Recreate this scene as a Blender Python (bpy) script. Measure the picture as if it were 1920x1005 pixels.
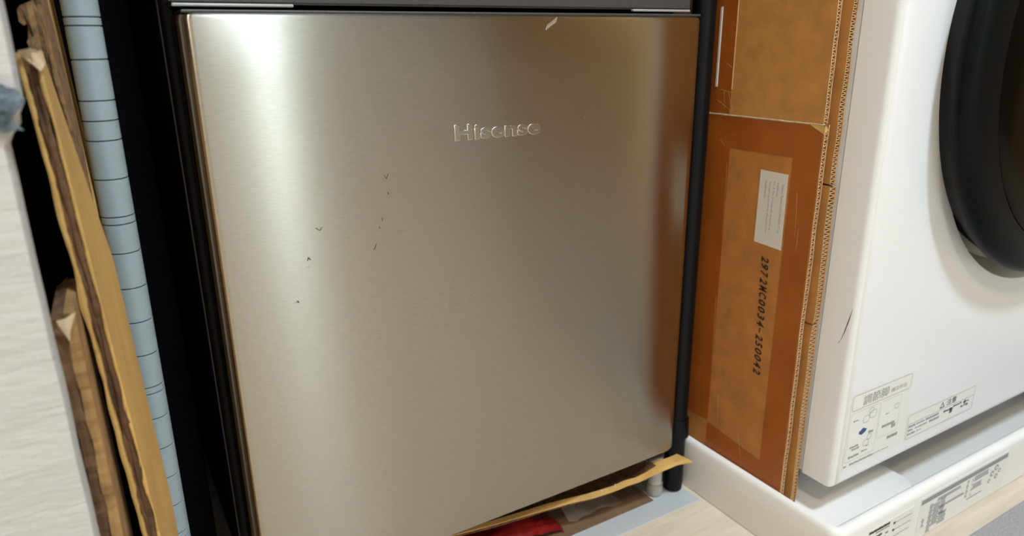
import bpy, bmesh, math, random
from mathutils import Vector, Matrix, noise

random.seed(4)
C = bpy.context.scene
COL = C.collection
for o in list(bpy.data.objects):
    bpy.data.objects.remove(o)

# ------------------------------------------------------------------ camera
ZC = 0.54                                   # eye height above the floor
CAM = Vector((-0.05673, -0.52991, ZC))
right = Vector((0.85970955, -0.51065123, -0.01161076))
fwd = Vector((0.48288182, 0.81994818, -0.307425))
up = right.cross(fwd).normalized()
fwd = up.cross(right).normalized()
cd = bpy.data.cameras.new('camera')
cd.sensor_width = 36.0
cd.sensor_fit = 'HORIZONTAL'
cd.lens = 1323.88 / 1920 * 36.0
cd.clip_start = 0.01
cd.dof.use_dof = True
cd.dof.focus_distance = 0.58
cd.dof.aperture_fstop = 7.0
cam = bpy.data.objects.new('camera', cd)
m = Matrix((right, up, -fwd)).transposed().to_4x4()
m.translation = CAM
cam.matrix_world = m
COL.objects.link(cam)
C.camera = cam

# ------------------------------------------------------------------ world, lights, exposure
w = bpy.data.worlds.new('world')
C.world = w
w.use_nodes = True
w.node_tree.nodes['Background'].inputs[0].default_value = (0.9, 0.95, 1.0, 1)
w.node_tree.nodes['Background'].inputs[1].default_value = 0.3
C.view_settings.view_transform = 'Standard'
C.view_settings.look = 'None'
C.view_settings.gamma = 1.0
C.view_settings.use_curve_mapping = False
C.view_settings.exposure = 1.64


def area(name, loc, target, sx, sy, power, color):
    l = bpy.data.lights.new(name, 'AREA')
    l.shape = 'RECTANGLE'
    l.size = sx
    l.size_y = sy
    l.energy = power
    l.color = color
    o = bpy.data.objects.new(name, l)
    o.location = loc
    o.rotation_euler = (Vector(target) - Vector(loc)).to_track_quat('-Z', 'Y').to_euler()
    COL.objects.link(o)
    return o


CEIL = 2.35
LAMP_A = (0.385, -1.15)                       # cool ceiling lamp of the washroom
LAMP_B = (-0.75, -1.55)                      # warm lamp of the hall
area('ceiling_light_cool', (LAMP_A[0], LAMP_A[1], CEIL - 0.075), (LAMP_A[0], LAMP_A[1], 0), 0.22, 0.22, 12.5, (0.69, 0.85, 1.0))
area('ceiling_light_warm', (LAMP_B[0], LAMP_B[1], CEIL - 0.075), (LAMP_B[0], LAMP_B[1], 0), 0.26, 0.26, 7, (1.0, 0.85, 0.66))

# ------------------------------------------------------------------ materials


def mat(name, col, rough=0.5, metal=0.0, spec=0.5, noise_scale=0, noise_amt=0.0, bump=0.0, bump_scale=200,
        stretch=(1, 1, 1), trans=0.0, alpha=1.0, emit=None, aniso=0.0, tangent=None, coat=0.0):
    m = bpy.data.materials.new(name)
    m.use_nodes = True
    nt = m.node_tree
    b = nt.nodes['Principled BSDF']
    b.inputs['Base Color'].default_value = (*col, 1)
    b.inputs['Roughness'].default_value = rough
    b.inputs['Metallic'].default_value = metal
    b.inputs['Specular IOR Level'].default_value = spec
    b.inputs['Transmission Weight'].default_value = trans
    b.inputs['Alpha'].default_value = alpha
    b.inputs['Coat Weight'].default_value = coat
    geo = nt.nodes.new('ShaderNodeNewGeometry')
    mp = nt.nodes.new('ShaderNodeMapping')
    mp.inputs['Scale'].default_value = stretch
    nt.links.new(geo.outputs['Position'], mp.inputs['Vector'])
    if noise_amt:
        n = nt.nodes.new('ShaderNodeTexNoise')
        n.inputs['Scale'].default_value = noise_scale
        n.inputs['Detail'].default_value = 6
        nt.links.new(mp.outputs[0], n.inputs['Vector'])
        r = nt.nodes.new('ShaderNodeMapRange')
        r.inputs['From Min'].default_value = 0.3
        r.inputs['From Max'].default_value = 0.7
        r.inputs['To Min'].default_value = 1 - noise_amt
        r.inputs['To Max'].default_value = 1 + noise_amt
        nt.links.new(n.outputs['Fac'], r.inputs['Value'])
        mx = nt.nodes.new('ShaderNodeMix')
        mx.data_type = 'RGBA'
        mx.blend_type = 'MULTIPLY'
        mx.inputs['Factor'].default_value = 1
        mx.inputs['A'].default_value = (*col, 1)
        nt.links.new(r.outputs[0], mx.inputs['B'])
        nt.links.new(mx.outputs['Result'], b.inputs['Base Color'])
    if bump:
        n2 = nt.nodes.new('ShaderNodeTexNoise')
        n2.inputs['Scale'].default_value = bump_scale
        n2.inputs['Detail'].default_value = 4
        nt.links.new(mp.outputs[0], n2.inputs['Vector'])
        bp = nt.nodes.new('ShaderNodeBump')
        bp.inputs['Strength'].default_value = bump
        bp.inputs['Distance'].default_value = 0.001
        nt.links.new(n2.outputs['Fac'], bp.inputs['Height'])
        nt.links.new(bp.outputs[0], b.inputs['Normal'])
    if aniso:
        b.inputs['Anisotropic'].default_value = aniso
        cx = nt.nodes.new('ShaderNodeCombineXYZ')
        for i in range(3):
            cx.inputs[i].default_value = tangent[i]
        nt.links.new(cx.outputs[0], b.inputs['Tangent'])
    if emit:
        b.inputs['Emission Color'].default_value = (*emit[:3], 1)
        b.inputs['Emission Strength'].default_value = emit[3]
    return m


M = {}
M['steel'] = mat('brushed_steel', (0.395, 0.368, 0.308), 0.265, 1.0, noise_scale=110, noise_amt=0.06, bump=0.030, bump_scale=110,
                 stretch=(1, 1, 14), aniso=0.96, tangent=(0, 0, 1))
M['steel_smooth'] = mat('pressed_steel', (0.50, 0.47, 0.41), 0.24, 1.0)
M['grip'] = mat('dark_grey_plastic', (0.055, 0.052, 0.050), 0.45, noise_scale=300, noise_amt=0.1)
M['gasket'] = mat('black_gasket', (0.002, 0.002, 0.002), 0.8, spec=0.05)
M['cabinet_black'] = mat('black_painted_steel', (0.003, 0.003, 0.0025), 0.5, spec=0.25, noise_scale=20, noise_amt=0.15, bump=0.1, bump_scale=900)
M['post_black'] = mat('black_post', (0.002, 0.003, 0.004), 0.4, spec=0.2)
M['post_grey'] = mat('grey_blue_coated_post', (0.34, 0.42, 0.45), 0.42, noise_scale=40, noise_amt=0.05)
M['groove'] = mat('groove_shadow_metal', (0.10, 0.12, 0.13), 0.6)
M['foam'] = mat('white_foam', (0.52, 0.515, 0.505), 0.9, noise_scale=30, noise_amt=0.04, bump=0.9, bump_scale=130, stretch=(0.5, 1, 2.2))
M['kraft'] = mat('kraft', (0.47, 0.215, 0.052), 0.75, noise_scale=60, noise_amt=0.12, bump=0.15, bump_scale=500)
M['kraft_dark'] = mat('kraft_brown', (0.43, 0.17, 0.038), 0.7, noise_scale=50, noise_amt=0.14, bump=0.15, bump_scale=500)
M['kraft_gold'] = mat('kraft_golden', (0.60, 0.36, 0.11), 0.8, noise_scale=40, noise_amt=0.12, bump=0.2, bump_scale=400, stretch=(1, 1, 0.3))
M['kraft_core_and_shade'] = mat('torn_core_and_dip_shade', (0.16, 0.08, 0.035), 0.9, noise_scale=120, noise_amt=0.5, bump=0.8, bump_scale=300, stretch=(1, 1, 0.25))
M['kraft_shred'] = mat('shredded_kraft', (0.25, 0.14, 0.06), 0.85, noise_scale=180, noise_amt=0.45, bump=0.8, bump_scale=300)
M['kraft_strip'] = mat('brown_torn_kraft', (0.36, 0.20, 0.07), 0.85, noise_scale=70, noise_amt=0.3, bump=0.5, bump_scale=200)
M['kraft_edge'] = mat('pale_cut_cardboard', (0.62, 0.47, 0.30), 0.85, noise_scale=200, noise_amt=0.2)
M['flute'] = mat('cardboard_fluting', (0.50, 0.31, 0.15), 0.85)
M['tape'] = mat('brown_glossy_tape', (0.33, 0.092, 0.013), 0.32, spec=0.35, noise_scale=25, noise_amt=0.12, bump=0.12, bump_scale=60)
M['crease'] = mat('taped_crease', (0.62, 0.40, 0.20), 0.3)
M['label'] = mat('white_label_paper', (0.66, 0.62, 0.57), 0.6)
M['ink'] = mat('black_ink', (0.02, 0.014, 0.01), 0.7)
M['ink_grey'] = mat('grey_print', (0.30, 0.30, 0.30), 0.7)
M['ink_pale'] = mat('pale_grey_print', (0.47, 0.48, 0.48), 0.7)
M['ink_blue'] = mat('blue_print', (0.05, 0.08, 0.22), 0.7)
M['sticker'] = mat('white_sticker', (0.80, 0.80, 0.78), 0.45)
M['washer'] = mat('white_washer_plastic', (0.83, 0.85, 0.87), 0.28, coat=0.2)
M['washer_side'] = mat('washer_cabinet_steel', (0.70, 0.71, 0.72), 0.35)
M['door_ring'] = mat('black_door_ring', (0.0015, 0.0025, 0.003), 0.38, spec=0.12)
M['door_glass'] = mat('smoked_door_glass', (0.003, 0.0025, 0.002), 0.15, spec=0.1)
M['recess'] = mat('washer_recess_reflection', (0.60, 0.58, 0.53), 0.35)  # the black door's reflection is put into this beige tone
M['pan'] = mat('white_pan_plastic', (0.82, 0.815, 0.79), 0.35)
M['rubber'] = mat('black_rubber', (0.012, 0.011, 0.010), 0.2)
M['leg_white'] = mat('white_plastic_leg', (0.52, 0.51, 0.48), 0.4)
M['leg_clear'] = mat('cloudy_plastic_foot', (0.36, 0.36, 0.34), 0.25)
M['brown_floor'] = mat('brown_sheet_surface', (0.20, 0.125, 0.07), 0.35, noise_scale=20, noise_amt=0.2, bump=0.3, bump_scale=40)
M['mat_clear'] = mat('cloudy_clear_mat', (0.50, 0.53, 0.54), 0.3)
M['red'] = mat('red_plastic', (0.20, 0.010, 0.010), 0.3, noise_scale=30, noise_amt=0.3)
M['film'] = mat('clear_film', (0.75, 0.72, 0.66), 0.18, alpha=0.16)
M['bluescrap'] = mat('blue_grey_scrap', (0.10, 0.135, 0.16), 0.8, noise_scale=140, noise_amt=0.85, bump=0.8, bump_scale=200)
M['rug'] = mat('grey_rug', (0.33, 0.33, 0.325), 0.95, noise_scale=500, noise_amt=0.2, bump=0.6, bump_scale=700)
M['wall'] = mat('off_white_wallpaper', (0.62, 0.60, 0.57), 0.85, bump=0.3, bump_scale=90)
M['wood_door'] = mat('brown_wood', (0.22, 0.095, 0.018), 0.5, noise_scale=8, noise_amt=0.3, stretch=(8, 8, 0.6))
M['wood_pale'] = mat('golden_wood_panel', (0.62, 0.42, 0.20), 0.5, noise_scale=8, noise_amt=0.2, stretch=(8, 8, 0.6))
M['ceiling'] = mat('white_ceiling', (0.62, 0.59, 0.54), 0.9)
M['lamp_body'] = mat('lamp_body', (0.7, 0.7, 0.7), 0.4)
M['lamp_glow'] = mat('lamp_glow', (0.8, 0.8, 0.8), 0.4, emit=(0.9, 0.97, 1.0, 6))
M['lamp_glow_warm'] = mat('lamp_glow_warm', (0.8, 0.8, 0.8), 0.4, emit=(1.0, 0.82, 0.6, 6))
M['daylight'] = mat('frosted_daylight_pane', (0.8, 0.8, 0.8), 0.4, emit=(0.70, 0.88, 1.0, 2.3))
M['dark_metal'] = mat('door_handle_metal', (0.25, 0.24, 0.22), 0.3, 1.0)


def floor_mat():
    m = mat('pale_wood_floor', (0.66, 0.57, 0.45), 0.35, noise_scale=9, noise_amt=0.10, stretch=(1.2, 14, 1), bump=0.05, bump_scale=60)
    return m


M['floor'] = floor_mat()

# ------------------------------------------------------------------ helpers


def link(o, parent=None):
    COL.objects.link(o)
    if parent:
        o.parent = parent
    return o


def obj(name, bm, mats, parent=None, smooth=False):
    me = bpy.data.meshes.new(name)
    bmesh.ops.recalc_face_normals(bm, faces=bm.faces)
    bm.to_mesh(me)
    bm.free()
    for mm in (mats if isinstance(mats, (list, tuple)) else [mats]):
        me.materials.append(mm)
    if smooth:
        for p in me.polygons:
            p.use_smooth = True
        try:
            me.set_sharp_from_angle(angle=math.radians(35))
        except Exception:
            pass
    return link(bpy.data.objects.new(name, me), parent)


def thing(name, label, cat, loc=(0, 0, 0), group=None):
    o = bpy.data.objects.new(name, None)
    o.empty_display_size = 0.02
    o['label'] = label
    o['category'] = cat
    if group:
        o['group'] = group
    THINGS.append((o, Vector(loc)))
    return link(o)


THINGS = []          # empties are moved to their bases at the very end, children keep their places


def tag(o, label, cat, group=None):
    o['label'] = label
    o['category'] = cat
    if group:
        o['group'] = group
    return o


def box(bm, x0, x1, y0, y1, z0, z1, mi=0):
    vs = [bm.verts.new((x, y, z)) for x in (x0, x1) for y in (y0, y1) for z in (z0, z1)]
    fs = []
    for q in ((0, 1, 3, 2), (4, 6, 7, 5), (0, 4, 5, 1), (2, 3, 7, 6), (0, 2, 6, 4), (1, 5, 7, 3)):
        f = bm.faces.new([vs[i] for i in q])
        f.material_index = mi
        fs.append(f)
    return vs, fs


def bbox(x0, x1, y0, y1, z0, z1, r=0.0, seg=3):
    bm = bmesh.new()
    box(bm, x0, x1, y0, y1, z0, z1)
    if r:
        bmesh.ops.bevel(bm, geom=list(bm.edges), offset=r, segments=seg, affect='EDGES', profile=0.5)
    return bm


def lathe(bm, prof, cx, cy, cz, axis='z', n=48, lean=(0, 0), mi=0, cap=True):
    rings = []
    for r, h in prof:
        ring = []
        for k in range(n):
            a = 2 * math.pi * k / n
            if axis == 'z':
                p = (cx + r * math.cos(a) + lean[0] * h, cy + r * math.sin(a) + lean[1] * h, cz + h)
            else:   # y axis, h measured towards -y
                p = (cx + r * math.cos(a), cy - h, cz + r * math.sin(a))
            ring.append(bm.verts.new(p))
        rings.append(ring)
    for a, b in zip(rings, rings[1:]):
        for k in range(n):
            f = bm.faces.new((a[k], a[(k + 1) % n], b[(k + 1) % n], b[k]))
            f.material_index = mi
    if cap:
        for r in (rings[0], rings[-1]):
            f = bm.faces.new(r)
            f.material_index = mi
    return rings


def loft(bm, loops, cap_first=True, cap_last=True):
    rs = [[bm.verts.new(p) for p in L] for L in loops]
    n = len(rs[0])
    for a, b in zip(rs, rs[1:]):
        for k in range(n):
            bm.faces.new((a[k], a[(k + 1) % n], b[(k + 1) % n], b[k]))
    if cap_first:
        bm.faces.new(rs[0])
    if cap_last:
        bm.faces.new(rs[-1])


def rrect(x0, x1, y0, y1, r, n=6):
    pts = []
    for cx, cy, a0 in ((x1 - r, y1 - r, 0), (x0 + r, y1 - r, 90), (x0 + r, y0 + r, 180), (x1 - r, y0 + r, 270)):
        for k in range(n + 1):
            a = math.radians(a0 + 90 * k / n)
            pts.append((cx + r * math.cos(a), cy + r * math.sin(a)))
    return pts


def text_mesh(s, size, extrude=0.00005, bevel=0.0, shear=0.0, offset=0.0, res=3, space=1.0):
    cu = bpy.data.curves.new('lettering', 'FONT')
    cu.body = s
    cu.size = size
    cu.extrude = extrude
    cu.bevel_depth = bevel
    cu.shear = shear
    cu.offset = offset
    cu.resolution_u = res
    cu.space_character = space
    o = bpy.data.objects.new('lettering', cu)
    COL.objects.link(o)
    dg = bpy.context.evaluated_depsgraph_get()
    me = bpy.data.meshes.new_from_object(o.evaluated_get(dg))
    bpy.data.objects.remove(o)
    bpy.data.curves.remove(cu)
    me.materials.clear()
    return me


def place_text(name, s, origin, xdir, ydir, width, height, material, parent, **kw):
    """Lettering laid on a surface: origin = lower left of the word, fitted to width x height."""
    me = text_mesh(s, 0.01, **kw)
    xs = [v.co.x for v in me.vertices]
    ys = [v.co.y for v in me.vertices]
    sx = width / max(1e-9, max(xs) - min(xs))
    sy = (height / max(1e-9, max(ys) - min(ys))) if height else sx
    xd, yd = Vector(xdir), Vector(ydir)
    nd = xd.cross(yd)
    mx, my = min(xs), min(ys)
    for v in me.vertices:
        v.co = Vector(origin) + xd * ((v.co.x - mx) * sx) + yd * ((v.co.y - my) * sy) + nd * (v.co.z)
    me.materials.append(material)
    return link(bpy.data.objects.new(name, me), parent)


# ------------------------------------------------------------------ setting


def struct(name, bm, material, parent=None):
    o = obj(name, bm, material, parent)
    if not parent:
        o['kind'] = 'structure'
    return o


XL, XR, YF, YB = -1.5, 1.62, -2.4, 0.72
struct('floor', bbox(XL, XR, YF, YB, -0.05, 0.0), M['floor'])
struct('wall_back', bbox(XL - 0.1, XR + 0.1, YB, YB + 0.1, -0.05, CEIL + 0.1), M['wall'])
struct('wall_right', bbox(XR, XR + 0.1, YF, YB, -0.05, CEIL + 0.1), M['wall'])
struct('wall_left', bbox(XL - 0.1, XL, YF, YB, -0.05, CEIL + 0.1), M['wall'])
struct('wall_front', bbox(XL - 0.1, XR + 0.1, YF - 0.1, YF, -0.05, CEIL + 0.1), M['wall'])
struct('ceiling', bbox(XL, XR, YF, YB, CEIL, CEIL + 0.1), M['ceiling'])

d1 = struct('reflected_door_1', bbox(XR - 0.04, XR, -2.37, -1.40, 0.0, 2.30, 0.004, 2), M['wood_door'])  # unseen; added for its brown reflection in the steel door
struct('reflected_trim_1', bbox(XR - 0.02, XR, -1.38, -0.62, 0.0, 2.30, 0.003, 2), M['wood_pale'])  # unseen golden panel put in to reflect at the steel's right side
hb = bmesh.new()
box(hb, XR - 0.05, XR - 0.04, -1.50, -1.46, 0.94, 1.02)
box(hb, XR - 0.085, XR - 0.05, -1.486, -1.474, 0.974, 0.986)
box(hb, XR - 0.095, XR - 0.083, -1.61, -1.474, 0.972, 0.988)
obj('door_handle', hb, M['dark_metal'], d1)
struct('baseboard_front', bbox(XL, XR, YF, YF + 0.012, 0.0, 0.06, 0.002, 2), M['pan'])

WNX0, WNX1, WNZ0, WNZ1 = 0.475, 0.585, 0.10, 1.60
wb = bmesh.new()
for q in ((WNX0 - 0.05, WNX0, WNZ0 - 0.05, WNZ1 + 0.05), (WNX1, WNX1 + 0.05, WNZ0 - 0.05, WNZ1 + 0.05), (WNX0, WNX1, WNZ0 - 0.05, WNZ0), (WNX0, WNX1, WNZ1, WNZ1 + 0.05)):
    box(wb, q[0], q[1], YF, YF + 0.035, q[2], q[3])
win = struct('window_1', wb, M['pan'])
obj('pane', bbox(WNX0, WNX1, YF + 0.004, YF + 0.012, WNZ0, WNZ1), M['daylight'], win)

for nm, (lx, ly), gm, lab in (('ceiling_lamp', LAMP_A, M['lamp_glow'], 'square ceiling lamp with cool white light in front of the washer'),
                              ('ceiling_lamp', LAMP_B, M['lamp_glow_warm'], 'square ceiling lamp with warm light on the hall side')):
    t = thing(nm, lab, 'lamp', (lx, ly, CEIL))
    obj('housing', bbox(lx - 0.17, lx + 0.17, ly - 0.17, ly + 0.17, CEIL - 0.06, CEIL, 0.01), M['lamp_body'], t)
    obj('diffuser', bbox(lx - 0.14, lx + 0.14, ly - 0.14, ly + 0.14, CEIL - 0.068, CEIL - 0.060, 0.003), gm, t)

# ------------------------------------------------------------------ fridge
fridge = thing('fridge', 'tall refrigerator with brushed steel lower door and black cabinet sides', 'refrigerator', (0.24, 0.3, 0.0))
FX0, FX1 = 0.004, 0.480
DT, DB = ZC + 0.0195, ZC - 0.4635            # top and bottom of the lower door


def door_profile(inset=0.0):
    """Plan outline of the slightly bowed door skin, rolled back at both ends."""
    x0, x1 = FX0 + inset, FX1 - inset
    yb = 0.040
    r1, r2 = 0.010, 0.014
    pts = [(x0 + 0.002, yb), (x0, yb - 0.006)]
    n = 14
    for k in range(n + 1):                       # left corner
        a = math.radians(180 + 90 * k / n)
        pts.append((x0 + r1 + r1 * math.cos(a), inset + 0.0012 + r1 + r1 * math.sin(a)))
    m_ = 40
    xa, xb = x0 + r1, x1 - 0.015
    for k in range(1, m_):
        t = k / m_
        x = xa + (xb - xa) * t
        pts.append((x, inset + 0.0012 * (1 - math.sin(math.pi * t)) ** 4))
    n = 22
    for k in range(n + 1):                       # wider, softer right corner
        a = math.radians(90 * k / n)
        pts.append((xb + (x1 - xb) * math.sin(a), inset + 0.0012 + r2 * (1 - math.cos(a))))
    pts += [(x1, yb - 0.006), (x1 - 0.002, yb)]
    return pts


bm = bmesh.new()
loops = []
for ins, z in ((0.004, DB), (0.0012, DB + 0.0012), (0.0, DB + 0.004)):
    loops.append([(x, y, z) for x, y in door_profile(ins)])
for k in range(1, 12):
    z = DB + 0.004 + (DT - DB - 0.008) * k / 12
    loops.append([(x, y, z) for x, y in door_profile(0)])
for ins, z in ((0.0, DT - 0.004), (0.0008, DT - 0.0012), (0.003, DT)):
    loops.append([(x, y, z) for x, y in door_profile(ins)])
loft(bm, loops)
door = obj('lower_door', bm, M['steel'], fridge, smooth=True)
place_text('logo', 'Hisense', (0.2015, -0.0001, ZC - 0.0795), (1, 0, 0), (0, 0, 1), 0.0845, 0.0135, M['steel_smooth'], door,
           extrude=0.0002, bevel=0.0004, offset=0.00028, res=6, space=1.06)


def dent(x, z, pts, wdt=0.0005):
    """small pushed-in crease with raised lips"""
    b = bmesh.new()
    prev = None
    for i, (dx, dz) in enumerate(pts):
        h = 0.0 if i in (0, len(pts) - 1) else 1.0
        px, pz = x + dx * 0.001, z + dz * 0.001
        ring = [b.verts.new((px - wdt, 0.0002, pz)), b.verts.new((px - wdt * 0.2, -0.0003 - 0.0006 * h, pz + wdt * 0.5)),
                b.verts.new((px + wdt, 0.0002, pz + wdt * 0.3))]
        if prev:
            for j in range(2):
                b.faces.new((prev[j], prev[j + 1], ring[j + 1], ring[j]))
        prev = ring
    return obj('dent', b, M['steel_smooth'], door)


for x, z, pts in ((0.1405, -0.1025, [(-1.5, 1.5), (0, -1.6), (1.6, 2.0)]), (0.141, -0.116, [(0, 1), (0.2, 0), (0, -1)]),
                  (0.135, -0.137, [(-0.4, 1.6), (0, 0), (-0.8, -1)]), (0.132, -0.143, [(0, 0.8), (-0.2, 0), (0, -0.8)]),
                  (0.127, -0.159, [(1.2, 3), (0.2, 0), (-1, -1.6), (-1.6, -1)]),
                  (0.084, -0.137, [(-3, 1), (-1.6, -0.4), (0, -1.4), (1, 0.6), (2.6, 1.0)]),
                  (0.073, -0.160, [(-1, -1), (0, 1.6), (0.8, 0), (1.5, -0.6)]), (0.072, -0.1655, [(-1.6, -0.4), (0, 0), (1, 0.4)]),
                  (0.061, -0.193, [(-3, 0), (-0.5, 0.4), (0.4, 1.2), (0.8, -0.6)]),
                  (0.330, -0.052, [(0, 1), (0.2, 0), (0, -1)]), (0.3345, -0.068, [(-0.6, 0.8), (0.2, 0), (0.2, -0.8)])):
    dent(x, ZC + z, pts)
sc = bmesh.new()
for k in range(7):
    x = 0.291 + k * 0.0016
    z = ZC + 0.0075 + k * 0.0010
    vs = [sc.verts.new(p) for p in ((x, -0.00035, z), (x + 0.0009, -0.00045, z + 0.0002), (x + 0.0026, -0.0003, z + 0.0052), (x + 0.0016, -0.0003, z + 0.0040))]
    sc.faces.new(vs)
sm = obj('scuff_mark', sc, mat('pale_scuff', (0.42, 0.37, 0.29), 0.6), door)
sm['label'] = 'pale scratched scuff near the top edge'

# top lip, grip recess, upper door
obj('door_cap', bbox(FX0 + 0.004, FX1 - 0.005, 0.004, 0.040, DT, DT + 0.0022, 0.0008, 2), M['grip'], fridge)
gb = bmesh.new()
box(gb, 0.0025, 0.4665, 0.010, 0.048, ZC + 0.0255, ZC + 0.110)
bmesh.ops.bevel(gb, geom=list(gb.edges), offset=0.0015, segments=2, affect='EDGES')
grip = obj('grip_panel', gb, M['grip'], fridge)
for x0, x1 in ((0.0035, 0.083), (0.393, 0.464)):
    obj('grip_rib', bbox(x0, x1, 0.0075, 0.0115, ZC + 0.0236, ZC + 0.0258, 0.0008, 2), M['leg_clear'], grip)
obj('upper_door', bbox(FX0, FX1, 0.0, 0.048, ZC + 0.112, ZC + 0.80, 0.006, 4), M['steel'], fridge, smooth=True)
obj('door_gasket', bbox(0.008, 0.474, 0.0402, 0.052, ZC - 0.455, ZC + 0.80, 0.002, 2), M['gasket'], fridge)
obj('cabinet', bbox(0.000, 0.480, 0.052, 0.60, ZC - 0.485, ZC + 0.805, 0.004, 3), M['cabinet_black'], fridge, smooth=True)
obj('side_trim', bbox(-0.0012, 0.0004, 0.056, 0.0585, ZC - 0.47, ZC + 0.79, 0.0004, 1), M['grip'], fridge)
for x, y in ((0.470, 0.066), (0.012, 0.066), (0.470, 0.56), (0.012, 0.56)):
    b = bmesh.new()
    if x > 0.2 and y < 0.1:
        x, y = 0.4725, 0.0275
    lathe(b, [(0.0085, 0.018), (0.0085, 0.0565)] if y < 0.05 else [(0.0085, 0.018), (0.0085, 0.06)], x, y, 0.0, n=28)
    lg = obj('levelling_leg', b, M['leg_white'], fridge, smooth=True)
    b = bmesh.new()
    lathe(b, [(0.0095, 0.0035), (0.0105, 0.006), (0.0100, 0.018), (0.009, 0.0185)], x, y, 0.0, n=28)
    obj('foot_pad', b, M['leg_clear'], lg, smooth=True)
obj('leg_bracket', bbox(0.455, 0.478, 0.020, 0.10, ZC - 0.4848, ZC - 0.4802, 0.001, 1), M['grip'], fridge)

# ------------------------------------------------------------------ floor coverings by the fridge
matt = tag(obj('floor_mat', bbox(0.0, 0.5115, -0.012, 0.62, 0.0, 0.0018, 0.0006, 1), M['mat_clear']),
           'cloudy pale grey protective mat under the refrigerator', 'mat')
b = bmesh.new()
box(b, 0.02, 0.4615, 0.016, 0.58, 0.0019, 0.0027)  # thin dark brown layer over the mat, short of its front edge
tag(obj('brown_floor_sheet', b, M['brown_floor']), 'thin brown sheet lying on the mat below the refrigerator', 'paper')
tag(obj('floor_rug', bbox(0.60, 1.30, -0.80, -0.2195, 0.0, 0.006, 0.002, 2), M['rug']),
    'grey rug on the wood floor in front of the white pan', 'rug')

# kraft sheet trapped under the lower door
front = [(0.03, 0.048), (0.08, 0.043), (0.13, 0.039), (0.165, 0.036), (0.19, 0.033), (0.215, 0.030), (0.245, 0.025), (0.283, 0.0195), (0.31, 0.015),
         (0.335, 0.011), (0.36, 0.0075), (0.38, 0.0055), (0.395, 0.0042), (0.41, 0.0052), (0.425, 0.0022), (0.44, 0.0012), (0.455, -0.0020), (0.475, -0.0080), (0.4935, -0.0125)]
b = bmesh.new()
top, bot = [], []


def sheet_z(x):
    t = max(0.0, min(1.0, (x - 0.425) / 0.06))
    return ZC - 0.4885 + 0.0008 * math.sin(x * 45) + 0.0120 * t * t * (3 - 2 * t)


prev = None
rows = []
for i, (x, y) in enumerate(front):
    row = []
    yback = 0.0080 if x > 0.47 else (0.0145 if x > 0.45 else 0.10)
    bw = 0.0075 if x > 0.30 else 0.0060
    ys = (y, y * 0.75 + yback * 0.25, y * 0.4 + yback * 0.6, yback) if x > 0.445 else (y, y + bw, y + bw + 0.006, 0.10)
    dips = (0, 0, 0, 0) if x > 0.445 else (0, 0, 0.014, 0.016)
    for j, yy in enumerate(ys):
        jit = 0.0005 * math.sin(i * 2.3) if j == 0 else 0
        xx = x if x < 0.47 else x - (0.006 if x > 0.48 else 0.002) * j / 3
        row.append((xx, yy + jit, sheet_z(x) - (0.0012 if j == 0 else 0.0) - dips[j]))
    rows.append(row)
for s, dz in ((1, 0.0), (0, -0.0012)):
    vv = [[b.verts.new((p[0], p[1], p[2] + dz)) for p in row] for row in rows]
    for i in range(len(vv) - 1):
        for j in range(3):
            b.faces.new((vv[i][j], vv[i + 1][j], vv[i + 1][j + 1], vv[i][j + 1]))
    if s:
        T = vv
    else:
        Bv = vv
for i in range(len(T) - 1):
    b.faces.new((T[i][0], T[i + 1][0], Bv[i + 1][0], Bv[i][0]))
for j in range(3):
    b.faces.new((T[-1][j], T[-1][j + 1], Bv[-1][j + 1], Bv[-1][j]))
sheet = thing('cardboard_sheet', 'thin torn golden cardboard sheet sticking out under the steel door', 'cardboard', (0.25, 0.02, ZC - 0.478))
for f in b.faces:
    c_ = f.calc_center_median()
    if c_.z < sheet_z(c_.x) - 0.004:
        f.material_index = 1  # shade below the door put in as the dark core material
obj('sheet', b, [M['kraft_gold'], M['kraft_core_and_shade']], sheet)
b = bmesh.new()
for x, y, r in ((0.376, 0.0105, 0.0011), (0.394, 0.0075, 0.0007), (0.3965, 0.0115, 0.0008), (0.389, 0.0095, 0.0005)):
    bmesh.ops.create_uvsphere(b, u_segments=8, v_segments=6, radius=r, matrix=Matrix.Translation((x, y, sheet_z(x) + 0.0003)))
fo = obj('foam_crumb', b, M['label'], sheet)


def crumple(name, x0, x1, y0, y1, z0, zfun, n, material, amp, seed):
    b = bmesh.new()
    g = []
    for i in range(n + 1):
        r = []
        for j in range(n + 1):
            u, v = i / n, j / n
            x = x0 + (x1 - x0) * u
            y = y0 + (y1 - y0) * v
            h = zfun(u, v)
            nz = noise.noise(Vector((u * 4 + seed, v * 4, seed))) + 0.5 * abs(noise.noise(Vector((u * 9, v * 9 + seed, 3))))
            r.append(b.verts.new((x + amp * 0.6 * noise.noise(Vector((v * 5, seed, u * 3))), y + amp * 0.6 * noise.noise(Vector((u * 5, v, seed))), z0 + max(0, h + amp * nz))))
        g.append(r)
    for i in range(n):
        for j in range(n):
            b.faces.new((g[i][j], g[i + 1][j], g[i + 1][j + 1], g[i][j + 1]))
    return obj(name, b, material)


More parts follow.
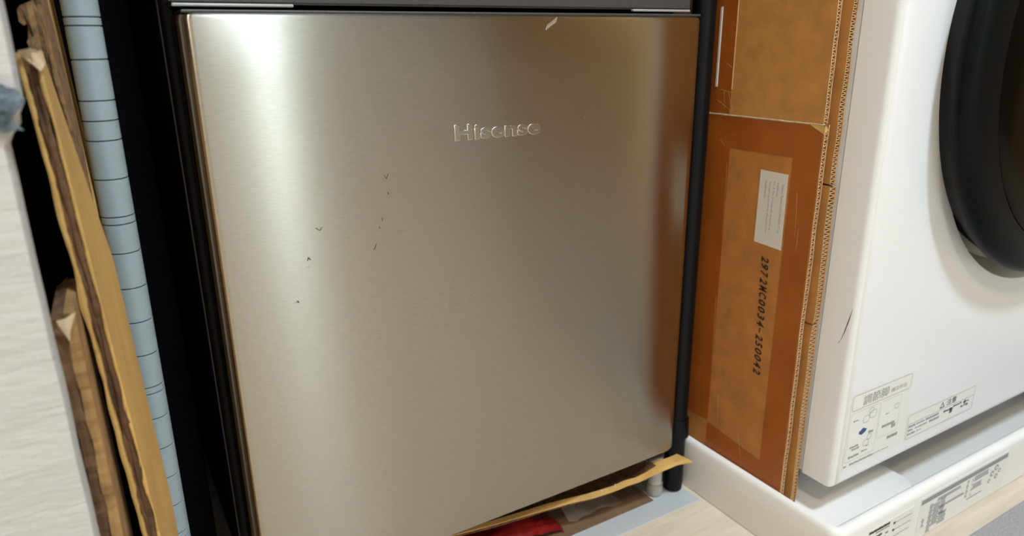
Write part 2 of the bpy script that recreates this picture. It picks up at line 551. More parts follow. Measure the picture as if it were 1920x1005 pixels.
tag(crumple('red_plastic_bag', 0.20, 0.335, 0.024, 0.17, 0.0029, lambda u, v: 0.022 * math.sin(math.pi * u) ** 0.7 * math.sin(math.pi * min(1, v * 1.5 + 0.12)) ** 0.6, 30, M['red'], 0.007, 2.0),
    'crumpled dark red plastic bag below the refrigerator', 'bag')
tag(crumple('clear_plastic_wrap', 0.345, 0.425, 0.030, 0.12, 0.0029, lambda u, v: 0.020 * (1 - u) ** 0.6 * math.sin(math.pi * min(1, v * 1.1 + 0.1)), 22, M['film'], 0.006, 7.0),
    'crumpled clear plastic wrap beside the red bag', 'plastic wrap')

# ------------------------------------------------------------------ rack posts


def rack_post(name, label, x, y, r, ztop, gm, grooves, lean=0.0, collar=None):
    t = thing(name, label, 'post', (x, y, 0))
    prof = [(r, 0.022)]
    gw = 0.0004
    for z in sorted(grooves):
        if 0.03 < z < ztop - 0.01:
            prof += [(r, z - gw * 1.6), (r - 0.0007, z - gw), (r - 0.0007, z + gw), (r, z + gw * 1.6)]
    prof.append((r, ztop))
    b = bmesh.new()
    rings = lathe(b, prof, x, y, 0.0, n=40, lean=(lean, 0))
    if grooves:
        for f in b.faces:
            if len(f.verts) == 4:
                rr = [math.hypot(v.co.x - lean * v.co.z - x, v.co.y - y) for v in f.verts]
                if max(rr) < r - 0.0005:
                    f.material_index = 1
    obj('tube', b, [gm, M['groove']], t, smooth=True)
    b = bmesh.new()
    lathe(b, [(r * 0.72, 0.0018 if x > 0 else 0.0), (r * 0.95, 0.004), (r * 1.0, 0.010), (r * 1.0, 0.0218), (r * 0.6, 0.022)], x, y, 0.0, n=40, lean=(lean, 0))
    obj('levelling_foot', b, M['post_black'] if gm == M['post_black'] else M['leg_clear'], t, smooth=True)
    if collar:
        b = bmesh.new()
        lathe(b, [(r * 1.03, collar[0]), (r * 1.28, collar[0] + 0.001), (r * 1.18, collar[1] - 0.001), (r * 1.02, collar[1])], x, y, 0.0, n=40)
        obj('sleeve', b, M['post_black'], t, smooth=True)
    return t


z0 = ZC + 0.01665
gr = [z0 - 0.0254 * k for k in range(-20, 22)]
gr += [z0 - 0.0254 * k - 0.0052 for k in range(-20, 22, 5)] + [z0 - 0.0254 * 2.5]
LEAN = 0.0058
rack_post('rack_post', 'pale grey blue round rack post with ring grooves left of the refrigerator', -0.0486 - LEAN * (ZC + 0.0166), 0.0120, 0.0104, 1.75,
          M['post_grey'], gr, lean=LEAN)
rack_post('rack_post', 'black round rack post between the steel door and brown cardboard', 0.4995, 0.0245, 0.0122, 1.75, M['post_black'], [],
          collar=(ZC - 0.462, ZC - 0.437))

# ------------------------------------------------------------------ left side: foam board, added dark backing, torn cardboard
fb = bmesh.new()
N, Mz = 6, 240
rows = []
for k in range(Mz + 1):
    z = 0.0 + 1.0 * k / Mz
    step = max(0.0, min(1.0, (z - ZC + 0.040) / 0.016 + 0.35 * noise.noise(Vector((z * 180, 3, 0)))))
    xr = -0.0868 + 0.0085 * step + 0.0006 * noise.noise(Vector((z * 30, 0, 0)))
    rows.append([(-0.62, -0.152, z), (-0.62, -0.172, z), (xr - 0.0012, -0.172, z), (xr, -0.1695, z), (xr, -0.154, z), (xr - 0.002, -0.152, z)])
loft(fb, rows)
foam = thing('foam_board', 'white rough foam board standing upright at the far left', 'board', (-0.35, -0.162, 0))
obj('board', fb, M['foam'], foam, smooth=True)
# blue-grey scrap stuck on its edge
b = bmesh.new()
n = 26
g = []
for i in range(n + 1):
    r = []
    for j in range(n + 1):
        u, v = i / n, j / n
        x = -0.106 + 0.0265 * u - 0.0035 * math.sin(v * math.pi * 2.5) * u - 0.0015 * v
        z = ZC - 0.033 + 0.021 * v + 0.002 * noise.noise(Vector((u * 6, v * 6, 0)))
        y = -0.1745 - 0.0012 * abs(noise.noise(Vector((u * 10, v * 10, 5)))) - 0.001
        r.append(b.verts.new((x + 0.0008 * noise.noise(Vector((v * 14, u, 1))), y, z)))
    g.append(r)
for i in range(n):
    for j in range(n):
        if noise.noise(Vector((i * 0.5, j * 0.5, 9))) > 0.28 and (i in (n - 1, 0) or j in (0, n - 1)):
            continue
        b.faces.new((g[i][j], g[i + 1][j], g[i + 1][j + 1], g[i][j + 1]))
obj('tape_scrap', b, M['bluescrap'], foam)['label'] = 'tattered blue grey scrap of tape on the board edge'

backing = thing('gap_backing', 'added black block that darkens the gap behind the white foam board', 'cabinet', (-0.31, 0.38, 0))
obj('body', bbox(-0.60, -0.016, 0.095, 0.66, 0.03, 1.40, 0.003, 2), M['gasket'], backing)  # unseen block added so the shaded gap stays black
for x in (-0.57, -0.05):
    for y in (0.13, 0.62):
        b = bmesh.new()
        lathe(b, [(0.014, 0), (0.012, 0.031)], x, y, 0, n=16)
        obj('leg', b, M['post_black'], backing)


def torn_sheet(name, label, xa, ya, dx, dy, thick, z0, z1, lean, seed, layers, twist=False, raggy=0.0015, nseg=160, top_jag=0.004, group=None):
    """Cardboard sheet standing on end; front cut edge towards the camera, body going back along (dx, dy).
    layers: list of (name, t0, t1, recess, material)"""
    t = thing(name, label, 'cardboard', (xa, ya, 0), group)
    L = math.hypot(dx, dy)
    ux, uy = dx / L, dy / L
    nx, ny = -uy, ux                      # thickness grows to -x
    for li, (nm, t0, t1, rec, mm, tj) in enumerate(layers):
        b = bmesh.new()
        loops = []
        for k in range(nseg + 1):
            f = k / nseg
            z = z0 + (z1 - z0) * f
            s = seed + li * 7.3
            jag = rec + raggy * (noise.noise(Vector((z * 60, s, 0))) + 0.6 * noise.noise(Vector((z * 190, s, 2))))
            w0 = t0 * thick + thick * 0.16 * noise.noise(Vector((z * 35, s, 4))) * (1 if li else 0)
            w0 += thick * 0.07 * noise.noise(Vector((z * 170, s, 4))) * (1 if li else 0)
            w1 = t1 * thick + thick * 0.16 * noise.noise(Vector((z * 45, s, 6)))
            bx = xa + lean * min(z1 - z, 0.29 if z1 < ZC + 0.1 else 0.40)
            by = ya
            zz = z
            P = []
            ux = (dx / L) * (min(1.0, max(0.05, (z1 - z) / 0.12)) if twist else 1.0)
            nn = 3
            for q, (tt, ll) in enumerate(((w0, L), (w0, jag), ((w0 + w1) / 2, jag - 0.0003), (w1, jag), (w1, L))):
                ztop = 0
                if k == nseg:
                    ztop = tj * noise.noise(Vector((q * 3.1, s, 8)))
                P.append((bx + ux * ll + nx * tt, by + uy * ll + ny * tt, zz + ztop))
            loops.append(P)
        loft(b, loops)
        obj(nm, b, mm, t)
    return t


# big near sheet
torn_sheet('cardboard_sheet', 'golden cut cardboard sheet on edge with frayed brown core, just left of the grooved post',
           -0.0712, -0.120, 0.0095, 0.060, 0.0090, 0.0, ZC - 0.003, 0.040, 1.0,
           [('outer_liner', 0.0, 0.16, 0.0, M['kraft_gold'], 0.001), ('torn_core', 0.14, 0.48, 0.0012, M['kraft_core_and_shade'], 0.004),
            ('torn_core', 0.46, 0.76, 0.0026, M['kraft_core_and_shade'], 0.004), ('inner_liner', 0.76, 1.0, -0.0002, M['kraft_gold'], 0.001)], twist=True, raggy=0.0014)
# lower torn sheet near the board
torn_sheet('cardboard_sheet', 'low torn cardboard strip with jagged pale tip beside the foam board',
           -0.0775, -0.150, 0.002, 0.060, 0.0105, 0.0, ZC - 0.122, 0.004, 5.0,
           [('outer_liner', 0.0, 0.45, 0.0008, M['kraft_strip'], 0.004), ('torn_core', 0.45, 0.95, 0.0016, M['kraft_core_and_shade'], 0.006)], raggy=0.0022)
tip = [o for o, _ in THINGS][-1]
big = [o for o, _ in THINGS][-2]
# torn strip behind
tb = torn_sheet('cardboard_sheet', 'thin shredded cardboard sheet with curled flaps behind the golden one',
                -0.0815, -0.048, 0.003, 0.040, 0.0052, 0.0, ZC + 0.35, 0.042, 9.0,
                [('outer_liner', 0.0, 0.42, 0.0, M['kraft_shred'], 0.0), ('torn_core', 0.42, 0.90, 0.0024, M['kraft_core_and_shade'], 0.0)], raggy=0.0024, nseg=260)


def flap(pts, y, thick, name, parent, material):
    b = bmesh.new()
    n = len(pts)
    a = [b.verts.new((x, y - 0.0015 * math.sin(i * 1.7), z)) for i, (x, z) in enumerate(pts)]
    c = [b.verts.new((x + 0.0005, y + thick - 0.0015 * math.sin(i * 1.7), z)) for i, (x, z) in enumerate(pts)]
    b.faces.new(a)
    b.faces.new(list(reversed(c)))
    for i in range(n):
        b.faces.new((a[i], a[(i + 1) % n], c[(i + 1) % n], c[i]))
    bmesh.ops.triangulate(b, faces=[f for f in b.faces if len(f.verts) > 4])
    return obj(name, b, material, parent)


flap([(-0.0712, 0.023), (-0.0740, 0.022), (-0.0775, 0.0205), (-0.0790, 0.0185), (-0.0786, 0.015), (-0.0792, 0.0125), (-0.0775, 0.0105), (-0.0760, 0.0112),
      (-0.0742, 0.0095), (-0.0738, 0.005), (-0.0762, 0.0045), (-0.0775, 0.002), (-0.0768, -0.0022), (-0.0735, -0.0015), (-0.0715, -0.004), (-0.0690, -0.004), (-0.0692, 0.007), (-0.0700, 0.018)],
     -0.0505, 0.0009, 'curled_flap', tb, M['kraft_shred'])
for o in tb.children:
    if o.name.startswith('curled_flap'):
        for v in o.data.vertices:
            v.co.z += ZC
flap([(-0.0850, ZC - 0.1240), (-0.0815, ZC - 0.1232), (-0.0768, ZC - 0.1212), (-0.0785, ZC - 0.1245), (-0.0805, ZC - 0.1300), (-0.0815, ZC - 0.1345), (-0.0822, ZC - 0.1300), (-0.0845, ZC - 0.1275)],
     -0.1530, 0.0009, 'pale_torn_tip', tip, M['kraft_edge'])
flap([(-0.0790, ZC - 0.0022), (-0.0745, ZC - 0.0012), (-0.0700, ZC - 0.0022), (-0.0695, ZC - 0.0085), (-0.0715, ZC - 0.0115), (-0.0740, ZC - 0.0080), (-0.0765, ZC - 0.0060)],
     -0.1222, 0.0012, 'pale_frayed_patch', big, M['kraft_edge'])
torn_sheet('cardboard_sheet', 'dim upright cardboard sheet wedged between the shredded one and the grooved post',
           -0.0735, -0.002, 0.002, 0.08, 0.0060, 0.0, ZC + 0.30, 0.032, 13.0,
           [('outer_liner', 0.0, 0.5, 0.0, M['kraft_gold'], 0.0), ('torn_core', 0.5, 1.0, 0.001, M['kraft_core_and_shade'], 0.0)], raggy=0.0006)

# ------------------------------------------------------------------ flattened boxes between the black post and the washer


def corr_panel(name, parent, x0, x1, y0, y1, z0, z1, wl, mface, medge, seed=0, liner=0.0007, wob=0.0004, flen=0.06):
    """Corrugated board: two liners and the fluting between them as a sub-part."""
    b = bmesh.new()
    n = max(8, int((z1 - z0) / 0.006))
    for xa, xb in ((x0, x0 + liner), (x1 - liner, x1)):
        loops = []
        for k in range(n + 1):
            z = z0 + (z1 - z0) * k / n
            j = wob * noise.noise(Vector((z * 25, seed, xa * 40))) * 2.5
            tx = 0.35 * wob * noise.noise(Vector((z * 40, seed, 1)))
            loops.append([(xa + tx, y0 + j, z), (xb + tx, y0 + j, z), (xb, y1, z), (xa, y1, z)])
        loft(b, loops)
    for f in b.faces:
        f.material_index = 1 if f.calc_center_median().y < y0 + 0.003 else 0
    o = obj(name, b, [mface, medge], parent)
    b = bmesh.new()
    ns = int((z1 - z0) / wl * 8)
    a, c = [], []
    xm, am = (x0 + x1) / 2, (x1 - x0) / 2 - liner
    ph = 0.0
    th = 0.00042
    for k in range(ns + 1):
        z = z0 + (z1 - z0) * k / ns
        ph += 2 * math.pi / 8 * (1 + 0.35 * noise.noise(Vector((z * 60, seed, 3))))
        s = math.sin(ph)
        x = xm + am * math.copysign(abs(s) ** 0.8, s)
        yy = y0 + 0.0004 + 0.0007 * abs(noise.noise(Vector((z * 90, seed, 5))))
        a.append([b.verts.new((x, yy, z - th)), b.verts.new((x, y0 + flen, z - th)), b.verts.new((x, y0 + flen, z + th)), b.verts.new((x, yy, z + th))])
    for p, q in zip(a, a[1:]):
        for i in range(4):
            b.faces.new((p[i], q[i], q[(i + 1) % 4], p[(i + 1) % 4]))
    obj('fluting', b, M['flute'], o)
    return o


XA = 0.5278
bx = thing('flattened_box', 'flattened brown cardboard box with white label and printed number beside the black post', 'cardboard box', (0.53, 0.15, 0.0))
zs = ZC - 0.0785
lp = corr_panel('lower_panel', bx, XA, XA + 0.0056, -0.110, 0.42, 0.0465, zs, 0.0052, M['kraft_dark'], M['kraft_edge'], 1)
up_ = corr_panel('upper_panel', bx, XA + 0.0004, XA + 0.0060, -0.1075, 0.42, zs + 0.0012, ZC + 0.42, 0.0052, M['kraft'], M['kraft_edge'], 2)
# pale crushed rim along the joint
b = bmesh.new()
pr = []
for k in range(41):
    y = -0.109 + 0.16 * k / 40
    z = zs + 0.0004 + 0.0005 * noise.noise(Vector((y * 80, 2, 0)))
    pr.append([b.verts.new((XA - 0.0004, y, z - 0.0009)), b.verts.new((XA - 0.0007, y, z + 0.0002)), b.verts.new((XA + 0.0020, y, z + 0.0009)), b.verts.new((XA + 0.002, y, z - 0.0009))])
for p, q in zip(pr, pr[1:]):
    for i in range(4):
        b.faces.new((p[i], q[i], q[(i + 1) % 4], p[(i + 1) % 4]))
obj('crushed_rim', b, M['kraft_edge'], lp)
b = bmesh.new()
vs = [b.verts.new(p) for p in ((XA - 0.0009, -0.1108, zs - 0.001), (XA - 0.0009, -0.092, zs + 0.0004), (XA - 0.0009, -0.1020, zs - 0.0045), (XA - 0.0009, -0.1105, zs - 0.0085), (XA + 0.004, -0.1108, zs - 0.004))]
b.faces.new((vs[0], vs[1], vs[2], vs[3]))
b.faces.new((vs[0], vs[3], vs[4]))
obj('worn_corner', b, M['kraft_gold'], lp)
# tape strips; the left one is just a darker band
tp = 0.00018
for (y0, y1, za, zb) in ((-0.1085, 0.050, ZC - 0.1125, zs - 0.0008), (-0.1085, -0.0785, 0.066, ZC - 0.1125), (0.0015, 0.050, 0.100, ZC - 0.1125)):
    obj('tape_strip', bbox(XA - tp, XA, y0, y1, za, zb), M['tape'], lp)
b = bmesh.new()      # slanted strip along the bottom
vs = [b.verts.new(p) for p in ((XA - 0.0003, 0.0015, 0.098), (XA - 0.0003, -0.0785, 0.088), (XA - 0.0003, -0.0785, 0.055), (XA - 0.0003, 0.0015, 0.055))]
b.faces.new(vs)
obj('tape_strip', b, M['tape'], lp)
obj('tape_strip', bbox(XA + 0.0002, XA + 0.0004, 0.0065, 0.060, zs + 0.0012, ZC + 0.12), M['tape'], up_)
obj('tape_crease', bbox(XA - 0.0002, XA + 0.0004, 0.0055, 0.0066, ZC - 0.052, ZC + 0.12, 0.0002, 1), M['crease'], up_)
for a_, b_ in (((-0.055, 0.006), (-0.052, 0.024)), ((-0.055, 0.010), (-0.0745, 0.002)), ((-0.064, 0.024), (-0.074, 0.004)), ((-0.030, 0.008), (-0.024, 0.018)), ((-0.053, 0.016), (-0.072, 0.014))):
    bb = bmesh.new()
    p0 = Vector((XA + 0.0001, a_[1], ZC + a_[0]))
    p1 = Vector((XA + 0.0001, b_[1], ZC + b_[0]))
    d = (p1 - p0).cross(Vector((1, 0, 0))).normalized() * 0.00028
    bb.faces.new([bb.verts.new(p) for p in (p0 - d, p0 + d, p1 + d * 0.4, p1 - d * 0.4)])
    obj('tape_wrinkle', bb, M['crease'], up_)
for (ya, za, yb, zb) in ((0.004, -0.128, 0.0028, -0.165), (0.0026, -0.168, 0.0024, -0.21), (-0.088, -0.145, -0.091, -0.19), (-0.094, -0.18, -0.094, -0.205), (0.016, -0.105, 0.008, -0.112), (-0.045, -0.434, -0.054, -0.468), (-0.012, -0.40, -0.014, -0.44), (0.004, -0.28, 0.002, -0.37)):
    bb = bmesh.new()
    p0 = Vector((XA - 0.00035, ya, ZC + za))
    p1 = Vector((XA - 0.00035, yb, ZC + zb))
    d = (p1 - p0).cross(Vector((1, 0, 0))).normalized() * 0.0002
    mid = (p0 + p1) / 2 + d * 2
    bb.faces.new([bb.verts.new(p) for p in (p0 - d, p0 + d, mid + d, p1 + d * 0.4, p1 - d * 0.4, mid - d)])
    obj('tape_wrinkle', bb, M['crease'], lp)
obj('white_edge_strip', bbox(XA - 0.0009, XA + 0.0002, 0.0262, 0.0285, ZC - 0.050, ZC + 0.030), M['label'], up_)

# shipping label (reads downwards)
lbm = bmesh.new()
lb = [(-0.0420, -0.1290), (-0.0757, -0.1295), (-0.0765, -0.2070), (-0.0420, -0.2050)]
fr = [lbm.verts.new((XA - 0.0005, y, ZC + z)) for y, z in lb]
bk = [lbm.verts.new((XA - 0.0002, y, ZC + z)) for y, z in lb]
lbm.faces.new(fr)
lbm.faces.new(bk)
for i in range(4):
    lbm.faces.new((fr[i], fr[(i + 1) % 4], bk[(i + 1) % 4], bk[i]))
label = obj('shipping_label', lbm, M['label'], lp)
label['label'] = 'white printed address label'
for y, zt, zb, s_ in ((-0.0700, -0.140, -0.190, 'Huahou Thermeson Pet Products Co Ltd'), (-0.0640, -0.139, -0.154, 'address:'),
                      (-0.0588, -0.139, -0.189, 'No 8 Yile Yutangxiafu Guangdong'), (-0.0540, -0.139, -0.1925, 'Guangdong province, Chengdu Dist'),
                      (-0.0492, -0.1385, -0.157, 'Guizhouren')):
    wl = zt - zb
    place_text('print', s_, (XA - 0.0006, y, ZC + zt), (0, 0, -1), (0, -1, 0), wl, 0.0026, M['ink_grey'], label, extrude=0.00002, res=1)

# dot-printed number
num = '2972MC0034-250042'
zt, zb = ZC - 0.218, ZC - 0.353
stp = (zt - zb) / len(num)
y_a, y_b = -0.0535, -0.0575
for i, ch in enumerate(num):
    yy = y_a + (y_b - y_a) * i / (len(num) - 1)
    wch = stp * (0.80 if ch not in '-1M' else (0.7 if ch == '-' else 0.86))
    if ch == '-':
        place_text('stamped_character', ch, (XA - 0.00015, yy - 0.0038, zt - i * stp), (0, 0, -1), (0, -1, 0), wch, 0.0014, M['ink'], lp, extrude=0.00003, res=2)
    else:
        place_text('stamped_character', ch, (XA - 0.00015, yy, zt - i * stp), (0, 0, -1), (0, -1, 0), wch, 0.0098, M['ink'], lp, extrude=0.00003, res=2, shear=0.25, offset=0.00030)

b2 = thing('flattened_box', 'second flattened cardboard box stacked in three pieces against the white washer', 'cardboard box', (0.545, 0.15, 0.0))
for i, (za, zb_, x0, yf) in enumerate(((0.0465, ZC - 0.2790, 0.5398, -0.1145), (ZC - 0.2770, ZC - 0.136, 0.5394, -0.1150), (ZC - 0.1345, ZC + 0.42, 0.5412, -0.1130))):
    corr_panel('panel', b2, x0, 0.5484, yf, 0.40, za, zb_, 0.0042, M['kraft'], M['flute'], 10 + i, wob=0.0006)
corr_panel('inner_flap', b2, 0.5350, 0.5385, -0.100, 0.38, 0.0465, ZC + 0.42, 0.006, M['kraft_dark'], M['kraft_dark'], 20)

# ------------------------------------------------------------------ white drain pan
PX0, PX1, PY0, PY1 = 0.5180, 1.20, -0.1905, 0.50
pan = thing('drain_pan', 'white raised plastic pan under the washing machine', 'drain pan', (0.85, 0.15, 0.0))
loops = []
for ins, z in ((0.0015, 0.0), (0.0, 0.0015), (0.0, 0.0600), (0.0008, 0.0632), (0.0030, 0.0660), (0.0060, 0.0672), (0.0100, 0.0672), (0.0125, 0.0655), (0.0140, 0.0620), (0.0170, 0.0200), (0.0210, 0.0160)):
    L = rrect(PX0 + ins, PX1 - ins, PY0 + ins, PY1 - ins, max(0.004, 0.016 - ins * 0.5), 7)
    loops.append([(x - (0.35 * ins if x < PX0 + 0.1 else 0.0), y, z) for x, y in L])
b = bmesh.new()
loft(b, loops)
obj('basin', b, M['pan'], pan, smooth=True)
b = bmesh.new()
loops = []
for ins, z in ((-0.003, 0.0158), (0.0, 0.024), (0.002, 0.0420), (0.005, 0.0452), (0.010, 0.0460)):
    L = rrect(0.5305 + ins * 0.2, 0.706 - ins, -0.1690 + ins * 0.2, 0.47 - ins, 0.026, 8)
    loops.append([(x, y, z) for x, y in L])
loft(b, loops)
obj('corner_platform', b, M['pan'], pan, smooth=True)

YS = PY0 - 0.0003


def onpan(name, x0, x1, z0, z1, material, parent, d=0.0002):
    return obj(name, bbox(x0, x1, YS - d, YS + 0.0002, z0, z1), material, parent)


st = onpan('warning_sticker', 0.660, 0.845, ZC - 0.536, ZC - 0.4835, M['sticker'], pan)
onpan('header_bar', 0.6615, 0.8435, ZC - 0.4925, ZC - 0.4865, M['ink_grey'], st, 0.0004)
for x0, x1, za, zb_ in ((0.680, 0.688, -0.536, -0.498), (0.688, 0.702, -0.530, -0.500), (0.702, 0.712, -0.520, -0.498), (0.694, 0.742, -0.499, -0.4945),
                        (0.700, 0.752, -0.511, -0.5075), (0.702, 0.718, -0.533, -0.517), (0.755, 0.7595, -0.518, -0.494), (0.770, 0.802, -0.501, -0.4935),
                        (0.7665, 0.7685, -0.519, -0.494), (0.769, 0.790, -0.512, -0.504), (0.7600, 0.795, -0.523, -0.5215), (0.668, 0.673, -0.524, -0.512)):
    # blocks of unreadably fine print, broken into short strokes
    n = max(2, int((zb_ - za) / 0.0022))
    for k in range(n):
        zz = ZC + za + (zb_ - za) * k / n
        onpan('print_line', x0 + 0.0006 * (k % 3), x1 - 0.0009 * ((k * 2) % 3), zz, zz + (zb_ - za) / n * 0.62, M['ink_grey'], st, 0.0004)
for k, (x, z, r) in enumerate(((0.812, -0.505, 0.004), (0.820, -0.499, 0.0042), (0.823, -0.512, 0.0036), (0.829, -0.506, 0.003), (0.808, -0.514, 0.003))):
    bb = bmesh.new()
    lathe(bb, [(r, 0), (r, 0.0004)], x, YS, ZC + z, 'y', 12)
    lathe(bb, [(r * 0.5, 0.0004), (r * 0.5, 0.0006)], x, YS, ZC + z, 'y', 12, mi=1)
    obj('pictogram', bb, [M['ink_grey'], M['sticker']], st)
ts = onpan('notice_print', 0.566, 0.648, ZC - 0.5155, ZC - 0.4875, M['sticker'], pan, 0.00015)
for x0, x1, za, zb_, mm in ((0.568, 0.604, -0.4925, -0.4895, 'ink'), (0.580, 0.604, -0.4955, -0.4935, 'ink_grey'), (0.570, 0.592, -0.501, -0.4985, 'ink'), (0.598, 0.603, -0.503, -0.5005, 'ink_grey'),
                            (0.611, 0.614, -0.4965, -0.4935, 'ink'), (0.614, 0.646, -0.4955, -0.4945, 'ink_grey'), (0.611, 0.614, -0.5055, -0.5025, 'ink'), (0.614, 0.646, -0.5045, -0.5035, 'ink_grey'),
                            (0.611, 0.644, -0.5130, -0.512, 'ink_grey'), (0.570, 0.600, -0.508, -0.5055, 'ink_grey')):
    n = max(3, int((x1 - x0) / 0.0026))
    for k in range(n):
        xx = x0 + (x1 - x0) * k / n
        onpan('print_stroke', xx, xx + (x1 - x0) / n * 0.8, ZC + za + 0.0003 * (k % 2), ZC + zb_ - 0.0002 * (k % 3), M[mm], ts, 0.0004)

# ------------------------------------------------------------------ washing machine
WX0, WX1, WYF, WYB = 0.5515, 1.150, -0.1555, 0.42
WZ0, WZ1 = ZC - 0.4535, 1.05
washer = thing('washing_machine', 'white front loading washing machine with a large round black door', 'washing machine', (0.85, 0.13, 0.02))
b = bmesh.new()
box(b, WX0, WX1, WYF, -0.1165, WZ0, WZ1)
front_edges = [e for e in b.edges if all(v.co.y < WYF + 0.001 for v in e.verts)]
bmesh.ops.bevel(b, geom=front_edges, offset=0.010, segments=8, affect='EDGES', profile=0.5)
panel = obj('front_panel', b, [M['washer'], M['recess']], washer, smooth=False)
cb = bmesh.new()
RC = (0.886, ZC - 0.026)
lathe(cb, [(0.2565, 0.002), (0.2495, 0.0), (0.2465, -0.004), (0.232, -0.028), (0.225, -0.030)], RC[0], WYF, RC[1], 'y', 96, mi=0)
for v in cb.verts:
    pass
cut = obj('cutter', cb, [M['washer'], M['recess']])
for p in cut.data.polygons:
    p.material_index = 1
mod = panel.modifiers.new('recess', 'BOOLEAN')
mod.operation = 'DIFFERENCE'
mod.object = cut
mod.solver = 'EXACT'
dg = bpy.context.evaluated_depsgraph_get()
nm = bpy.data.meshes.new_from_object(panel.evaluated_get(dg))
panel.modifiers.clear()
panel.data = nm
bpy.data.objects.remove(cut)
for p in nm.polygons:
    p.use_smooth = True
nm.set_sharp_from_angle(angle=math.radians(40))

obj('cabinet', bbox(WX0 + 0.0010, WX1 - 0.001, -0.1152, WYB, WZ0 + 0.001, WZ1, 0.0015, 3), M['washer_side'], washer, smooth=True)
obj('seam_gasket', bbox(WX0 + 0.0020, WX1 - 0.002, -0.1170, -0.1152, WZ0 + 0.004, WZ1 - 0.002), M['door_ring'], washer)
DC = (0.850, ZC - 0.0155)
db = bmesh.new()
lathe(db, [(0.190, -0.030), (0.205, -0.026), (0.222, -0.012), (0.231, 0.006), (0.2375, 0.0165), (0.2395, 0.0215), (0.2385, 0.0265), (0.234, 0.0310), (0.226, 0.0350), (0.214, 0.0385), (0.205, 0.0405), (0.2025, 0.0385)],
      DC[0], WYF, DC[1], 'y', 128)
wd = obj('door', db, M['door_ring'], washer, smooth=True)
db = bmesh.new()
lathe(db, [(0.2030, 0.034), (0.2025, 0.0395), (0.190, 0.0440), (0.150, 0.0520), (0.090, 0.0575), (0.03, 0.0595), (0.001, 0.0596)], DC[0], WYF, DC[1], 'y', 128)
obj('door_glass', db, M['door_glass'], wd, smooth=True)
for x, y in ((0.5775, -0.078), (1.12, -0.09), (0.58, 0.36), (1.12, 0.36)):
    b = bmesh.new()
    zf = 0.0461 if x < 0.70 else 0.0162
    lathe(b, [(0.010, zf), (0.0150, zf + 0.003), (0.0165, zf + 0.010), (0.0165, zf + 0.030), (0.011, 0.0800), (0.008, WZ0 + 0.001)] if zf < 0.03 else
          [(0.010, zf), (0.0135, zf + 0.003), (0.0150, zf + 0.012), (0.0140, zf + 0.024), (0.009, zf + 0.033), (0.008, WZ0 + 0.001)], x, y, 0, n=28)
    obj('foot', b, M['rubber'], washer, smooth=True)
obj('bottom_tray', bbox(0.575, 1.13, -0.10, 0.40, WZ0 - 0.006, WZ0 + 0.001, 0.002, 1), M['washer_side'], washer)
obj('bracket', bbox(0.556, 0.575, -0.105, -0.092, WZ0 - 0.004, WZ0 + 0.001, 0.001, 1), M['washer'], washer)
# scuff on the side
b = bmesh.new()
pts = [(-0.1475, -0.252), (-0.1450, -0.266), (-0.1425, -0.278), (-0.1395, -0.288), (-0.1375, -0.292)]
wd_ = [0.0001, 0.0005, 0.0004, 0.0001, 0.0003]
pr = [(b.verts.new((WX0 - 0.0002 + (0.0006 if y < -0.142 else 0.0), y - w_, ZC + z)), b.verts.new((WX0 - 0.0002 + (0.0006 if y < -0.142 else 0.0), y + w_, ZC + z))) for (y, z), w_ in zip(pts, wd_)]
for (a, c), (d, e) in zip(pr, pr[1:]):
    b.faces.new((a, d, e, c))
for v in b.verts:
    v.co.x = WX0 - 0.0002 + max(0.0, 0.010 - math.sqrt(max(0, 0.010 ** 2 - max(0, (-0.1455 - v.co.y)) ** 2)))
obj('scuff_mark', b, M['ink'], washer)['label'] = 'thin dark scratch on the side panel'

YW = WYF - 0.0002


def poly(name, pts, material, parent, d=0.0001):
    b = bmesh.new()
    a = [b.verts.new((x, YW - d, ZC + z)) for x, z in pts]
    c = [b.verts.new((x, YW - d + 0.0001, ZC + z)) for x, z in pts]
    b.faces.new(a)
    b.faces.new(c)
    n = len(pts)
    for i in range(n):
        b.faces.new((a[i], a[(i + 1) % n], c[(i + 1) % n], c[i]))
    return obj(name, b, material, parent)


def frame(name, x0, x1, z0_, z1_, r, wd, material, parent, d=0.0002):
    o1 = rrect(x0, x1, z0_, z1_, r, 4)
    o2 = rrect(x0 + wd, x1 - wd, z0_ + wd, z1_ - wd, max(0.0003, r - wd), 4)
    b = bmesh.new()
    a = [b.verts.new((x, YW - d, ZC + z)) for x, z in o1]
    c = [b.verts.new((x, YW - d, ZC + z)) for x, z in o2]
    n = len(a)
    for i in range(n):
        b.faces.new((a[i], a[(i + 1) % n], c[(i + 1) % n], c[i]))
    return obj(name, b, material, parent)


def strokes(x0, x1, z0_, z1_, parent, material, pitch=0.0026, name='print_stroke'):
    n = max(2, int((x1 - x0) / pitch))
    for k in range(n):
        xx = x0 + (x1 - x0) * k / n
        poly(name, rrect(xx, xx + (x1 - x0) / n * 0.78, z0_ + 0.0003 * (k % 2), z1_ - 0.0003 * (k % 3), 0.0001, 1), material, parent, 0.0003)


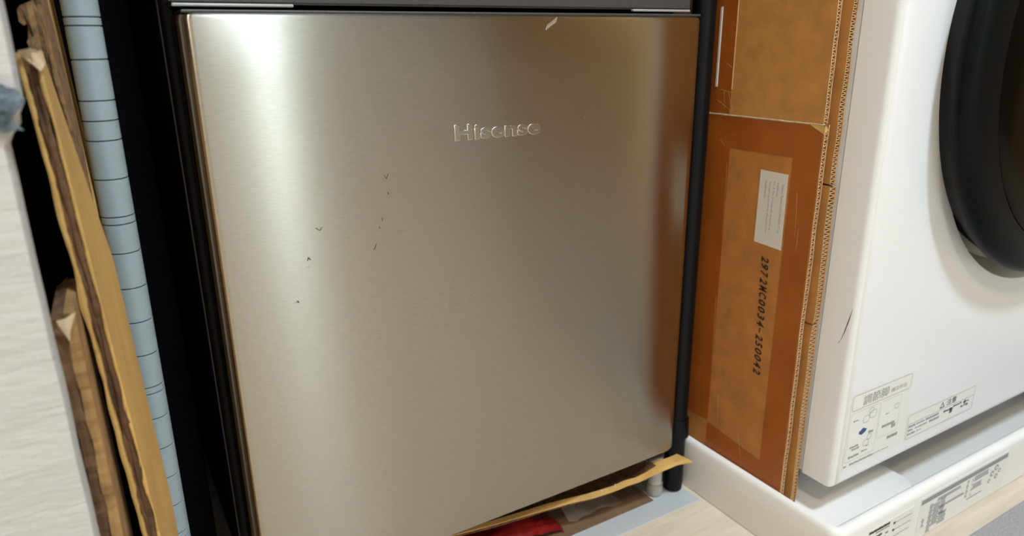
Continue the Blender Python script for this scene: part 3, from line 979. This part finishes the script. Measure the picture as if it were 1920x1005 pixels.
s1 = poly('instruction_sticker', [(0.5605, -0.3435), (0.667, -0.3435), (0.667, -0.4340), (0.5605, -0.4340)], M['sticker'], washer)
frame('header_frame', 0.5622, 0.664, -0.3645, -0.3465, 0.003, 0.0006, M['ink_grey'], s1)
place_text('print', '調節脚', (0.5800, YW - 0.0003, ZC - 0.3620), (1, 0, 0), (0, 0, 1), 0.0430, 0.0115, M['ink_grey'], s1, extrude=0.00002, res=1)
place_text('print', '(組立方法)', (0.6270, YW - 0.0003, ZC - 0.3605), (1, 0, 0), (0, 0, 1), 0.0290, 0.0058, M['ink_grey'], s1, extrude=0.00002, res=1)
frame('step_frame', 0.5625, 0.612, -0.4250, -0.3670, 0.002, 0.0004, M['ink_pale'], s1)
frame('step_frame', 0.6135, 0.650, -0.4120, -0.3670, 0.002, 0.0004, M['ink_pale'], s1)
poly('arrow', [(0.5800, -0.3930), (0.5870, -0.3895), (0.5935, -0.3925), (0.5910, -0.3955), (0.5850, -0.3975), (0.5810, -0.3955)], M['ink_blue'], s1, 0.0003)
for x, z, r in ((0.590, -0.380, 0.0055), (0.601, -0.377, 0.006), (0.597, -0.372, 0.004), (0.5955, -0.410, 0.005), (0.600, -0.404, 0.004), (0.643, -0.380, 0.004)):
    frame('drawing_line', x - r, x + r, z - r * 0.8, z + r * 0.8, r * 0.6, 0.0009, M['ink_pale'], s1)
for a in ((0.568, 0.577, -0.3780, -0.3762), (0.568, 0.583, -0.4095, -0.4070), (0.572, 0.585, -0.4130, -0.4105), (0.568, 0.586, -0.4215, -0.4185),
          (0.590, 0.600, -0.4200, -0.4180), (0.5965, 0.602, -0.4150, -0.4135), (0.5975, 0.606, -0.4000, -0.3965), (0.621, 0.644, -0.4010, -0.3975), (0.639, 0.6465, -0.4060, -0.4010), (0.634, 0.653, -0.4185, -0.4145), (0.625, 0.631, -0.3855, -0.3840),
          (0.562, 0.567, -0.4305, -0.4283), (0.572, 0.612, -0.4305, -0.4280), (0.612, 0.640, -0.4300, -0.4288)):
    strokes(*a, s1, M['ink_grey'])
s2 = poly('caution_sticker', [(0.6685, -0.3990), (0.818, -0.3990), (0.812, -0.4150), (0.803, -0.4280), (0.6700, -0.4340)], M['sticker'], washer)
frame('caution_frame', 0.6715, 0.808, -0.4320, -0.4012, 0.002, 0.0005, M['ink_grey'], s2)
place_text('print', '注意', (0.7475, YW - 0.0003, ZC - 0.4110), (1, 0, 0), (0, 0, 1), 0.0200, 0.0082, M['ink'], s2, extrude=0.00002, res=2)
b = bmesh.new()
T1 = [(0.7335, -0.4110), (0.7435, -0.4110), (0.7385, -0.4030)]
T2 = [(0.7353, -0.4100), (0.7417, -0.4100), (0.7385, -0.4048)]
a = [b.verts.new((x, YW - 0.0003, ZC + z)) for x, z in T1]
c = [b.verts.new((x, YW - 0.0003, ZC + z)) for x, z in T2]
for i in range(3):
    b.faces.new((a[i], a[(i + 1) % 3], c[(i + 1) % 3], c[i]))
obj('warning_triangle', b, M['ink'], s2)
poly('caution_rule', [(0.6715, -0.4130), (0.808, -0.4130), (0.808, -0.4134), (0.6715, -0.4134)], M['ink_grey'], s2, 0.0003)
for a in ((0.674, 0.688, -0.4180, -0.4150), (0.690, 0.706, -0.4178, -0.4155), (0.708, 0.734, -0.4180, -0.4150), (0.674, 0.684, -0.4225, -0.4200), (0.688, 0.712, -0.4225, -0.4205), (0.716, 0.736, -0.4230, -0.4200), (0.674, 0.690, -0.4275, -0.4250), (0.692, 0.702, -0.4270, -0.4255)):
    strokes(*a, s2, M['ink_grey'])
for a in ((0.744, 0.764, -0.4190, -0.4165), (0.757, 0.763, -0.4235, -0.4165), (0.764, 0.782, -0.4172, -0.4150), (0.788, 0.790, -0.4230, -0.4145), (0.785, 0.798, -0.4180, -0.4160), (0.781, 0.786, -0.4230, -0.4205), (0.792, 0.797, -0.4235, -0.4205)):
    strokes(*a, s2, M['ink'], 0.004, 'drawing_stroke')

# ------------------------------------------------------------------ put every Empty at the base of its thing
bpy.context.view_layer.update()
for o, base in THINGS:
    o.location = base
    for ch in o.children:
        ch.matrix_parent_inverse = Matrix.Translation(-base)
bpy.context.view_layer.update()
